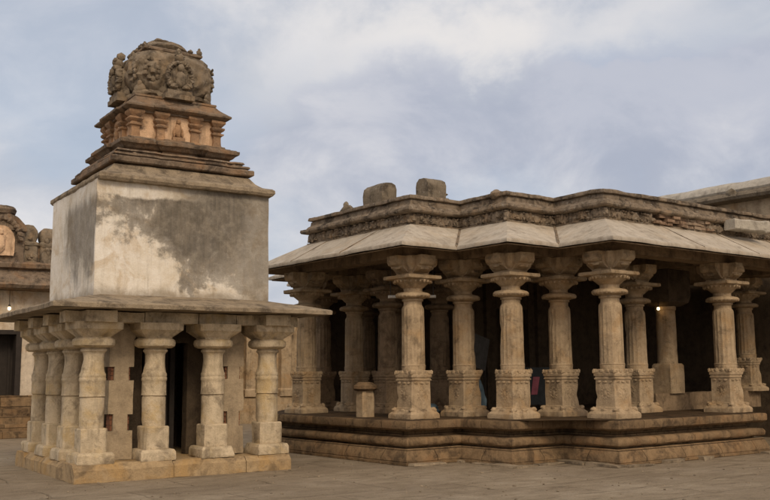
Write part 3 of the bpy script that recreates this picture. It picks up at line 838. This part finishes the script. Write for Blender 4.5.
# carved frieze: arches, faces and beads, each visible length of wall its own strip
PI_ = offs(RO, IN)
d5 = (PI_[5] - PI_[4]).normalized()
edges = [(PI_[19], PI_[0]), (PI_[0], PI_[1]), (PI_[1], PI_[2]), (PI_[2], PI_[3]), (PI_[3], PI_[4]), (PI_[4], PI_[4] + d5 * 1.3), (PI_[4] + d5 * 2.9, PI_[5])]
for ei, (a, b) in enumerate(edges):
    bm = NB()
    d = (b - a).normalized(); n = D((d.y, -d.x)); L = (b - a).length
    ang = math.atan2(d.y, d.x)
    t_ = .02
    k = 0
    hole = (99, 99)
    for (h0, h1) in ((0, L),):
        c0, c1 = a + d * h0 - n * .03, a + d * h1 - n * .03
        loft(bm, [[(c0.x - n.x * .03, c0.y - n.y * .03, 4.14), (c0.x + n.x * .05, c0.y + n.y * .05, 4.145), (c0.x + n.x * .035, c0.y + n.y * .035, 4.30), (c0.x - n.x * .03, c0.y - n.y * .03, 4.305)],
                  [(c1.x - n.x * .03, c1.y - n.y * .03, 4.14), (c1.x + n.x * .05, c1.y + n.y * .05, 4.145), (c1.x + n.x * .035, c1.y + n.y * .035, 4.30), (c1.x - n.x * .03, c1.y - n.y * .03, 4.305)]])
    while t_ < L - .02:
        w = random.uniform(.05, .13)
        c = a + d * (t_ + w / 2)
        if not (hole[0] < t_ < hole[1]):
            big = random.random() < .22
            o_ = random.uniform(-.02, .02)
            lump(bm, (c.x + n.x * o_, c.y + n.y * o_, 4.21 + random.uniform(-.03, .03)), (w * .62, .06 if big else .045, random.uniform(.05, .10)), k + ei * 40, 2, .6, ang)
            if random.random() < .6: lump(bm, (c.x + n.x * .03, c.y + n.y * .03, random.uniform(4.15, 4.19)), (random.uniform(.02, .05), .04, random.uniform(.02, .045)), k + 7, 1, .5, ang)
            if random.random() < .6: lump(bm, (c.x + n.x * .02, c.y + n.y * .02, 4.28), (w * random.uniform(.3, .6), .04, .03), k + 9, 1, .4, ang)
        t_ += w * random.uniform(.7, 1.0); k += 1
    rough(bm, .018, 9, .05, 82 + ei)
    build('carved_frieze', bm, PARA, parapet)
# bricks laid bare where the frieze has fallen away
bm = NB(); a, b = PI_[4], PI_[5]; d = (b - a).normalized(); n = D((d.y, -d.x))
for r in range(3):
    t_ = 1.25 + .1 * r + random.uniform(0, .1)
    while t_ < 2.95:
        w = random.uniform(.14, .24)
        if random.random() < .8:
            c = a + d * (t_ + w / 2) + n * random.uniform(-.05, .03)
            box(bm, c.x - w / 2, c.x + w / 2, c.y - .07, c.y + .07, 4.135 + r * .062, 4.135 + r * .062 + .052, rot=math.atan2(d.y, d.x) + random.uniform(-.06, .06), jit=.008)
        t_ += w + .012
rough(bm, .006, 6, .1, 5)
build('bare_brick', bm, stone('weathered_brick', (.25, .15, .095), (.36, .26, .185), (.09, .06, .045), .7, .48, .3, .9, warm=(.42, .35, .27)), parapet)

# water spout
bm = NB()
loft(bm, [sq(.10, 0, (0, 0), .02, .13), sq(.105, .45, (0, 0), .02, .12), sq(.10, .85, (0, 0), .02, .11), sq(.12, .88, (0, 0), .02, .13), sq(.12, .98, (0, 0), .02, .13)])
bmesh.ops.rotate(bm, verts=bm.verts[:], cent=(0, 0, 0), matrix=Matrix.Rotation(PI / 2, 3, 'Y'))
rough(bm, .010, 5, .06, 91)
sp = build('water_spout', bm, LICHENW, hall, (6.45, -s2 - s4 + .44, 4.275), -.16)

# inner back wall with doorway, added to block light into the hall
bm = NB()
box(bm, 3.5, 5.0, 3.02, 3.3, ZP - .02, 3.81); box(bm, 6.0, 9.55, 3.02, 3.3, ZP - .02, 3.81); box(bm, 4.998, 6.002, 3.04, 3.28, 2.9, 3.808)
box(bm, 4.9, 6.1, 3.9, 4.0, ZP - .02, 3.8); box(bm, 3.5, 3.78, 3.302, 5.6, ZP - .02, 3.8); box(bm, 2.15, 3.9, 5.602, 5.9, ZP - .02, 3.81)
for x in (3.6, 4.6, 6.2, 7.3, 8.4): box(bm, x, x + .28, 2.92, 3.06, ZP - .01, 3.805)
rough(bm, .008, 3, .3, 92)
build('added_back_wall', bm, SHADE_ST, hall)

# ------------------------------------------------------------------ loose blocks on the hall roof
def W(frame, u, v, z):
    x0, y0, yaw = frame
    return (x0 + u * math.cos(yaw) - v * math.sin(yaw), y0 + u * math.sin(yaw) + v * math.cos(yaw), z)
MF = (MX, MY, MYAW); SF = (SX, SY, SYAW)
def roof_block(name, u, v, label, long=.34, rot=0, seed=1):
    o = empty(name, W(MF, u, v, 4.60), MYAW + rot, label, 'stone block', 'stones left on the hall parapet')
    bm = NB()
    pr = [(-.17, .04), (-.17, .34), (-.13, .42), (-.05, .46), (.08, .46), (.15, .40), (.17, .32), (.17, .04)]
    loft(bm, [[(x, -long, z) for x, z in pr], [(x, long, z) for x, z in pr]])
    rough(bm, .014, 4, .09, seed)
    build('block', bm, BLOCKS, o)
    bm = NB()
    stack(bm, [(.24, -.02), (.25, .05), (.2, .07)], ratio=(long + .08) / .24)
    rough(bm, .014, 4, .09, seed + 1)
    build('footing', bm, PARA, o)
    bm = NB()
    for i, z in enumerate((.10, .19, .28, .36)):
        lump(bm, (-.02 + .02 * i, -long - .05 + .02 * (i % 2), z), (.14 - .02 * i, .09, .04), i + seed, 2, .4)
    rough(bm, .006, 6, None, seed)
    build('carved_face', bm, BLOCKS, o)
    return o
roof_block('roof_stone', 1.0, 2.0, 'round-topped carved stone block on the parapet of the long left side, nearer the white tower', .30, PI, 3)
roof_block('roof_stone', 1.46, 1.02, 'round-topped carved stone block on the parapet above the left front corner of the hall', .22, PI * .5, 6)
bm = NB(); lump(bm, (0, 0, .07), (.10, .16, .13), 3, 3, .4); lump(bm, (0, .03, .2), (.05, .06, .08), 5, 2, .3); rough(bm, .012, 5, .08, 2)
o = build('roof_stone', bm, BLOCKS, None, W(MF, .92, 2.98, 4.60), MYAW); tag(o, 'small pointed stone stump on the parapet, smallest and furthest left of the roof stones', 'stone block', 'stones left on the hall parapet')
bm = NB(); lump(bm, (0, 0, .0), (.16, .12, .09), 8, 3, .25); rough(bm, .008, 5, .08, 2)
o = build('roof_stone', bm, PARA, None, W(MF, s1 + .72, -.28, 4.62), MYAW); tag(o, 'low rounded stone lump on the parapet beside the middle front corner of the hall', 'stone block', 'stones left on the hall parapet')

# ------------------------------------------------------------------ things on the hall floor
post = empty('short_post', W(MF, .36, 1.62, ZP), MYAW, 'short stone post with flat round cap standing on the platform edge', 'stone post')
bm = NB(); stack(bm, [(.135, 0), (.13, .40), (.12, .46)], ch=.04); rough(bm, .008, 5, .08, 4); build('shaft', bm, HALL, post)
bm = NB(); lathe(bm, [(.11, .45), (.19, .47), (.215, .50), (.21, .55), (.16, .58), (.14, .61), (.10, .62)], 24); rough(bm, .008, 5, .08, 6); build('cap', bm, PLAT, post)

def bundle(u, v, label, r=(.2, .16, .13), seed=0):
    bm = NB(); lump(bm, (0, 0, r[2] * .8), r, seed, 3, .4); lump(bm, (r[0] * .6, .05, r[2] * .5), tuple(x * .6 for x in r), seed + 2, 3, .4)
    for vtx in bm.verts: vtx.co.z = max(vtx.co.z, 0)
    rough(bm, .02, 6, None, seed)
    tag(build('cloth_bundle', bm, BLUE, None, W(MF, u, v, ZP), MYAW), label, 'bundle', 'blue bundles on the hall floor')
bundle(1.10, 1.30, 'faded blue bundle on the floor just left of the left front corner pillar', (.16, .14, .17), 1)
bundle(1.75, 1.55, 'faded blue bundle on the floor between the two leftmost front pillars', (.24, .18, .12), 4)
bundle(2.55, 1.05, 'tall faded blue bundle on the floor left of the middle front corner pillar', (.15, .15, .34), 7)

sb = empty('notice_board', W(MF, 3.25, 1.75, ZP), MYAW + .1, 'tilted grey board leaning in the dark between the hall pillars', 'board')
bm = NB(); vs = box(bm, -.24, .24, -.02, .02, .85, 1.5)
bmesh.ops.rotate(bm, verts=bm.verts[:], cent=(0, 0, 1.1), matrix=Matrix.Rotation(.25, 3, 'Y')); build('panel', bm, GREYP, sb)
bm = NB(); box(bm, -.25, -.2, .025, .07, 0, .8); box(bm, .2, .25, .025, .07, 0, .8); build('stand', bm, DARKW, sb)
pb = empty('poster_board', W(MF, 3.78, .62, ZP), MYAW - .5, 'upright board with a pink and dark printed sheet behind the hall pillars', 'board')
bm = NB(); box(bm, -.3, .3, -.02, .02, .15, .86); build('panel', bm, INK, pb)
bm = NB(); loft(bm, [[(-.18, -.022, .34), (-.06, -.022, .34), (.0, -.022, .68), (-.13, -.022, .68)], [(-.18, -.030, .34), (-.06, -.030, .34), (.0, -.030, .68), (-.13, -.030, .68)]]); build('pink_sheet', bm, PINK, pb)
bm = NB(); box(bm, -.3, -.26, -.05, .05, 0, .15); box(bm, .26, .3, -.05, .05, 0, .15); build('foot', bm, DARKW, pb)

tl = empty('tube_light', W(MF, 1.2, 1.3, 2.86), MYAW - .65, 'white tube light fixed under the beam behind the left front corner pillar', 'tube light')
bm = NB(); box(bm, -.44, .44, -.02, .02, 0, .05); build('batten', bm, WHITEP, tl)
bm = NB(); lathe(bm, [(.016, -.42), (.016, .42)], 12); bmesh.ops.rotate(bm, verts=bm.verts[:], cent=(0, 0, 0), matrix=Matrix.Rotation(PI / 2, 3, 'Y'))
bmesh.ops.translate(bm, verts=bm.verts[:], vec=(0, -.035, .02)); build('tube', bm, WHITEP, tl)
bm = NB(); box(bm, -.4, -.385, -.008, .008, .05, .70); box(bm, .385, .4, -.008, .008, .05, .70); build('hanger', bm, IRON, tl)

def bulb(loc, label, mat, drop=.25, r=.045):
    o = empty('light_bulb', loc, 0, label, 'lamp')
    bm = NB(); lump(bm, (0, 0, 0), (r, r, r * 1.2), 0, 3, 0); build('globe', bm, mat, o)
    bm = NB(); lathe(bm, [(r * .5, r * .9), (r * .7, r * 1.1), (r * .6, r * 2.2), (r * .2, r * 2.4)], 14); lathe(bm, [(.008, r * 2.3), (.008, r * 2.3 + drop)], 8); build('holder', bm, IRON, o)
bulb(W(MF, 6.10, LWV - .05, 2.73), 'small lit orange bulb beside the plain pillar in the dark hall', BULB, .75, .028)

# ------------------------------------------------------------------ taller hall behind on the right
inner = empty('inner_hall', W(MF, 10.2, 2, 0), MYAW, 'taller temple hall with pale lime roof edge rising behind the pillared hall', 'temple hall')
R2 = [(0, -9), (8, -9), (8, 8), (0, 8)]
bm = NB(); sweep(bm, R2, [(0, 4.3), (0, 5.42)], cap0=True, cap1=True); rough(bm, .02, 1, .6, 3); build('wall', bm, stone('hall_wall_lime', (.40, .31, .21), (.50, .41, .29), (.22, .16, .11), .5, .52, .6, .5, warm=(.48, .33, .18)), inner)
bm = NB(); sweep(bm, R2, [(.02, 0), (.02, 4.31)], cap1=True); rough(bm, .02, 1, .6, 4); build('shaded_lower_wall', bm, SHADE_ST, inner)  # split off so its colour can hold the shade below the roof
bm = NB(); sweep(bm, R2, [(-.05, 5.40), (.32, 5.43), (.36, 5.50), (.33, 5.56), (.10, 5.62), (.06, 5.66), (-.3, 5.67)], cap0=True, cap1=True)
for k in range(9):
    lump(bm, (-.26, -7.5 + k * 1.9, 5.60), (.10, .13, .11), k, 2, .3)
rough(bm, .012, 1.6, .3, 5); build('cornice', bm, BLOCKS, inner)
bm = NB(); sweep(bm, R2, [(.04, 5.62), (.08, 5.70), (.05, 5.80), (-.10, 5.91), (-.35, 5.97), (-1.0, 5.99)], cap0=True, cap1=True); rough(bm, .035, 1.6, .22, 7); build('roof_edge', bm, LICHENW, inner)

# ------------------------------------------------------------------ building on the left, seen past the shrine
lb = empty('gate_building', W(SF, 1.4, 12, 0), SYAW, 'old limewashed temple building with dark doorway, steps and niched parapet behind the shrine', 'building')
bm = NB()
box(bm, -6, -.9, 0, 4, .9, 3.9); box(bm, .50, 6.0, 0, 4, .9, 3.9); box(bm, -.898, .498, .004, 3.9, 2.66, 3.898); box(bm, -.898, .498, 1.2, 1.4, .9, 2.66)
rough(bm, .012, 1.5, .35, 4); build('wall', bm, LIMEW, lb)
bm = NB(); box(bm, -.86, -.22, .5, .56, 1.0, 2.64); box(bm, -.2, .46, .5, .56, 1.0, 2.64)
for x in (-.7, -.4, 0, .3): box(bm, x - .03, x + .03, .46, .5, 1.0, 2.64)
build('door', bm, DARKW, lb)
bm = NB(); box(bm, .36, .496, -.03, .3, 1.0, 2.66); box(bm, -.896, -.76, -.03, .3, 1.0, 2.66); box(bm, -.76, .36, -.03, .3, 2.55, 2.657); build('door_frame', bm, DARKW, lb)
bm = NB(); box(bm, -6.1, 6.1, -.12, 4.1, 0, .72); box(bm, -6.05, 6.05, -.06, 4.05, .722, 1.0); rough(bm, .015, 2, .3, 4); build('plinth', bm, PLAT, lb)
bm = NB()
for k in range(4): box(bm, -1.5, .62, -.125 - .30 * (k + 1), -.12, 0 + .002 * k, .72 - .17 * k - .05)
box(bm, .63, .80, -1.2, -.12, 0, .55)
rough(bm, .012, 2.5, .2, 5); build('steps', bm, PLAT, lb)
bm = NB()
sweep(bm, [(-6, 0), (6, 0), (6, 4), (-6, 4)], [(.0, 3.66), (.55, 3.70), (.60, 3.78), (.45, 3.95), (.20, 4.12), (.16, 4.20), (.28, 4.24), (.30, 4.34), (.22, 4.40), (.0, 4.42)], cap0=True, cap1=True)
rough(bm, .02, 2, .2, 6); build('cornice', bm, TIER, lb)
bm = NB(); box(bm, -6, 6, .1, .55, 4.40, 4.86); box(bm, -6, 6, .05, .6, 4.86, 4.93); rough(bm, .02, 3, .15, 7); par = build('parapet', bm, TIER, lb)
def turret(x, w, h, seed):
    bm = NB()
    stack(bm, [(w, 4.42), (w, 4.85), (w * 1.15, 4.88), (w * 1.15, 4.94), (w * .85, 4.98), (w * .95, 5.05), (w, 5.15), (w * .9, 5.28 * 1), (w * .55, 5.36 + h), (w * .3, 5.38 + h)], (x, .22), .03, 1.0)
    for k in range(6): lump(bm, (x + random.uniform(-w, w) * .8, .22 - w, random.uniform(4.5, 5.2)), (.07, .05, .07), k + seed, 1, .4)
    rough(bm, .018, 5, .09, seed); build('turret', bm, DOME, par)
for k, x in enumerate((-5.2, -4.6, -4.0, -2.6, -2.0, .62, 1.08, 1.56, 2.04, 3.8, 4.3, 4.8)): turret(x, .20, .03 * (k % 3), k)
def niche(x):
    bm = NB()
    stack(bm, [(.62, 4.42), (.62, 5.35), (.58, 5.40)], (x, .3), .02, .6)
    loft(bm, [[(x + .66 * math.cos(t), y, 5.22 + .44 * math.sin(t)) for t in [PI * i / 16 for i in range(17)]] for y in (-.12, .6)])
    lathe(bm, [(.3, 5.6), (.42, 5.66), (.46, 5.76), (.42, 5.84), (.2, 5.88)], 20, (x, .25))
    for i in range(15):
        t = PI * i / 14
        lump(bm, (x + .50 * math.cos(t), -.14, 5.0 + .52 * math.sin(t)), (.09, .08, .09), i, 1, .4)
    rough(bm, .02, 4, .1, 9); o = build('arched_niche', bm, TIER, par)
    bm = NB()
    pts_ = [(x + .34, -.125, 4.55)] + [(x + .36 * math.cos(PI * i / 12), -.125, 4.95 + .38 * math.sin(PI * i / 12)) for i in range(13)] + [(x - .34, -.125, 4.55)]
    loft(bm, [pts_, [(a, b - .03, c) for a, b, c in pts_]])
    lump(bm, (x, -.17, 4.85), (.13, .07, .24), 3, 2, .3); lump(bm, (x, -.18, 5.15), (.08, .07, .09), 4, 2, .3)
    rough(bm, .012, 5, .08, 4); build('niche_panel', bm, OCHRE, o)
niche(-.16); niche(-3.3); niche(3.0)
bulb(W(SF, 1.4 + .10, 12 - .30, 3.19), 'small lit pale bulb hanging under the eave of the limewashed building', BULB_W, .35, .042)

# ------------------------------------------------------------------ pilastered boundary wall in the gap between shrine and hall
cw = empty('boundary_wall', W(SF, 12.5, 13.5, 0), SYAW, 'old stone boundary wall with pilasters seen between the shrine and the hall', 'wall')
bm = NB(); box(bm, -5, 9, 0, .5, 0, 3.1); box(bm, -5.1, 9.1, -.14, .64, 3.1, 3.3); box(bm, -5.1, 9.1, -.35, .0, 0, .55); box(bm, -5.1, 9.1, -.2, .0, .55, .8)
rough(bm, .015, 1.5, .4, 3); build('wall', bm, HALL, cw)
for k in range(12):
    bm = NB(); x = -4.7 + k * 1.2
    stack(bm, [(.24, .8), (.24, 1.0), (.19, 1.05), (.18, 2.7), (.26, 2.8), (.27, 2.95), (.2, 3.08)], (x, -.02)); rough(bm, .01, 4, .2, k); build('pilaster', bm, HALL, cw)

# ------------------------------------------------------------------ sky and sun
SUN_EL, SUN_AZ = math.radians(38), math.radians(163)      # azimuth clockwise from +Y: behind the camera to the right
world = bpy.data.worlds.new('World'); scn.world = world; world.use_nodes = True
nt = world.node_tree; nt.nodes.clear()
sky = nd(nt, 'ShaderNodeTexSky'); sky.sky_type = 'NISHITA'; sky.sun_disc = False; sky.sun_elevation = SUN_EL; sky.sun_rotation = SUN_AZ
b1 = nd(nt, 'ShaderNodeBackground'); lk(nt, sky.outputs[0], b1.inputs[0]); b1.inputs[1].default_value = .12
tc = nd(nt, 'ShaderNodeTexCoord'); g = tc.outputs['Generated']
sx = nd(nt, 'ShaderNodeSeparateXYZ'); lk(nt, g, sx.inputs[0]); DX, DY, DZ = sx.outputs
mp = nd(nt, 'ShaderNodeMapping'); mp.inputs['Location'].default_value = (.35, .2, .1); mp.inputs['Scale'].default_value = (1, 1, 1.45); lk(nt, g, mp.inputs[0]); cv = mp.outputs[0]
c1 = ntex(nt, cv, 2.6, 8, .55, dist=.25); c2 = ntex(nt, cv, 7, 8, .6, dist=.3); c3 = ntex(nt, cv, 1.4, 4, .5)
dens = mth(nt, 'ADD', mth(nt, 'MULTIPLY', c1, .62), mth(nt, 'MULTIPLY', c2, .38))
def sst(x, lo, hi):
    n = nd(nt, 'ShaderNodeMapRange', interpolation_type='SMOOTHSTEP'); n.inputs[1].default_value = lo; n.inputs[2].default_value = hi
    lk(nt, x, n.inputs[0]); return n.outputs[0]
ccol = ramp(nt, dens, [(.38, (.76, .745, .745)), (.46, (.62, .63, .67)), (.54, (.50, .53, .595)), (.64, (.43, .47, .545))])
# a darker cloud bank low in the east, billowed along its upper edge
edge = mth(nt, 'ADD', DZ, mth(nt, 'ADD', mth(nt, 'MULTIPLY', mth(nt, 'SUBTRACT', dens, .5), .55), mth(nt, 'MULTIPLY', DX, -.10)))
bank = mth(nt, 'MULTIPLY', mth(nt, 'SUBTRACT', 1, sst(edge, .255, .31)), sst(mth(nt, 'ADD', DX, mth(nt, 'MULTIPLY', c2, .3)), -.25, .22))
bank = mth(nt, 'MULTIPLY', bank, sst(mth(nt, 'ADD', DZ, mth(nt, 'MULTIPLY', mth(nt, 'SUBTRACT', c2, .5), .2)), .13, .24))
ccol = mix(nt, mth(nt, 'MULTIPLY', bank, .85), ccol, mix(nt, sst(c2, .38, .62), (.46, .485, .57), (.375, .41, .505)))
# sunlit cream tops over the bank
lit = mth(nt, 'MULTIPLY', sst(edge, .275, .33), mth(nt, 'SUBTRACT', 1, sst(edge, .34, .42)))
lit = mth(nt, 'MULTIPLY', lit, mth(nt, 'MULTIPLY', sst(DX, -.25, .1), mth(nt, 'SUBTRACT', 1, sst(DX, .22, .4))))
ccol = mix(nt, mth(nt, 'MULTIPLY', lit, .75), ccol, (.82, .78, .75))
cover = mth(nt, 'SUBTRACT', 1, mth(nt, 'MULTIPLY', sst(mth(nt, 'ADD', mth(nt, 'MULTIPLY', c1, .7), mth(nt, 'MULTIPLY', c3, .3)), .50, .62), .22))
cover = mth(nt, 'MAXIMUM', cover, bank)
# the cloud deck glows around the low sun behind the camera
sd = Vector((math.sin(SUN_AZ) * math.cos(SUN_EL), math.cos(SUN_AZ) * math.cos(SUN_EL), math.sin(SUN_EL)))
dp = nd(nt, 'ShaderNodeVectorMath', operation='DOT_PRODUCT'); lk(nt, g, dp.inputs[0]); dp.inputs[1].default_value = sd
glo = mth(nt, 'POWER', mth(nt, 'MAXIMUM', dp.outputs['Value'], 0), 2)
ccol = mix(nt, 1.0, ccol, mix(nt, glo, (1, 1, 1), (2.1, 1.6, 1.15)), 'MULTIPLY')
b2 = nd(nt, 'ShaderNodeBackground'); lk(nt, ccol, b2.inputs[0]); b2.inputs[1].default_value = 1.07
ms = nd(nt, 'ShaderNodeMixShader'); lk(nt, cover, ms.inputs[0]); lk(nt, b1.outputs[0], ms.inputs[1]); lk(nt, b2.outputs[0], ms.inputs[2])
wo = nd(nt, 'ShaderNodeOutputWorld'); lk(nt, ms.outputs[0], wo.inputs[0])

sl = bpy.data.lights.new('sun', 'SUN'); sl.energy = 1.5; sl.angle = math.radians(17); sl.color = (1, .82, .60)
so = bpy.data.objects.new('sun', sl); col.objects.link(so)
so.rotation_euler = (-sd).to_track_quat('-Z', 'Y').to_euler(); so.location = (0, -20, 30)

vs_ = scn.view_settings
scn.display_settings.display_device = 'sRGB'
vs_.view_transform = 'Standard'; vs_.look = 'None'; vs_.exposure = 0.0; vs_.gamma = 1.0; vs_.use_curve_mapping = False
scn.cycles.max_bounces = 6; scn.cycles.diffuse_bounces = 4
scn.cycles.use_denoising = True
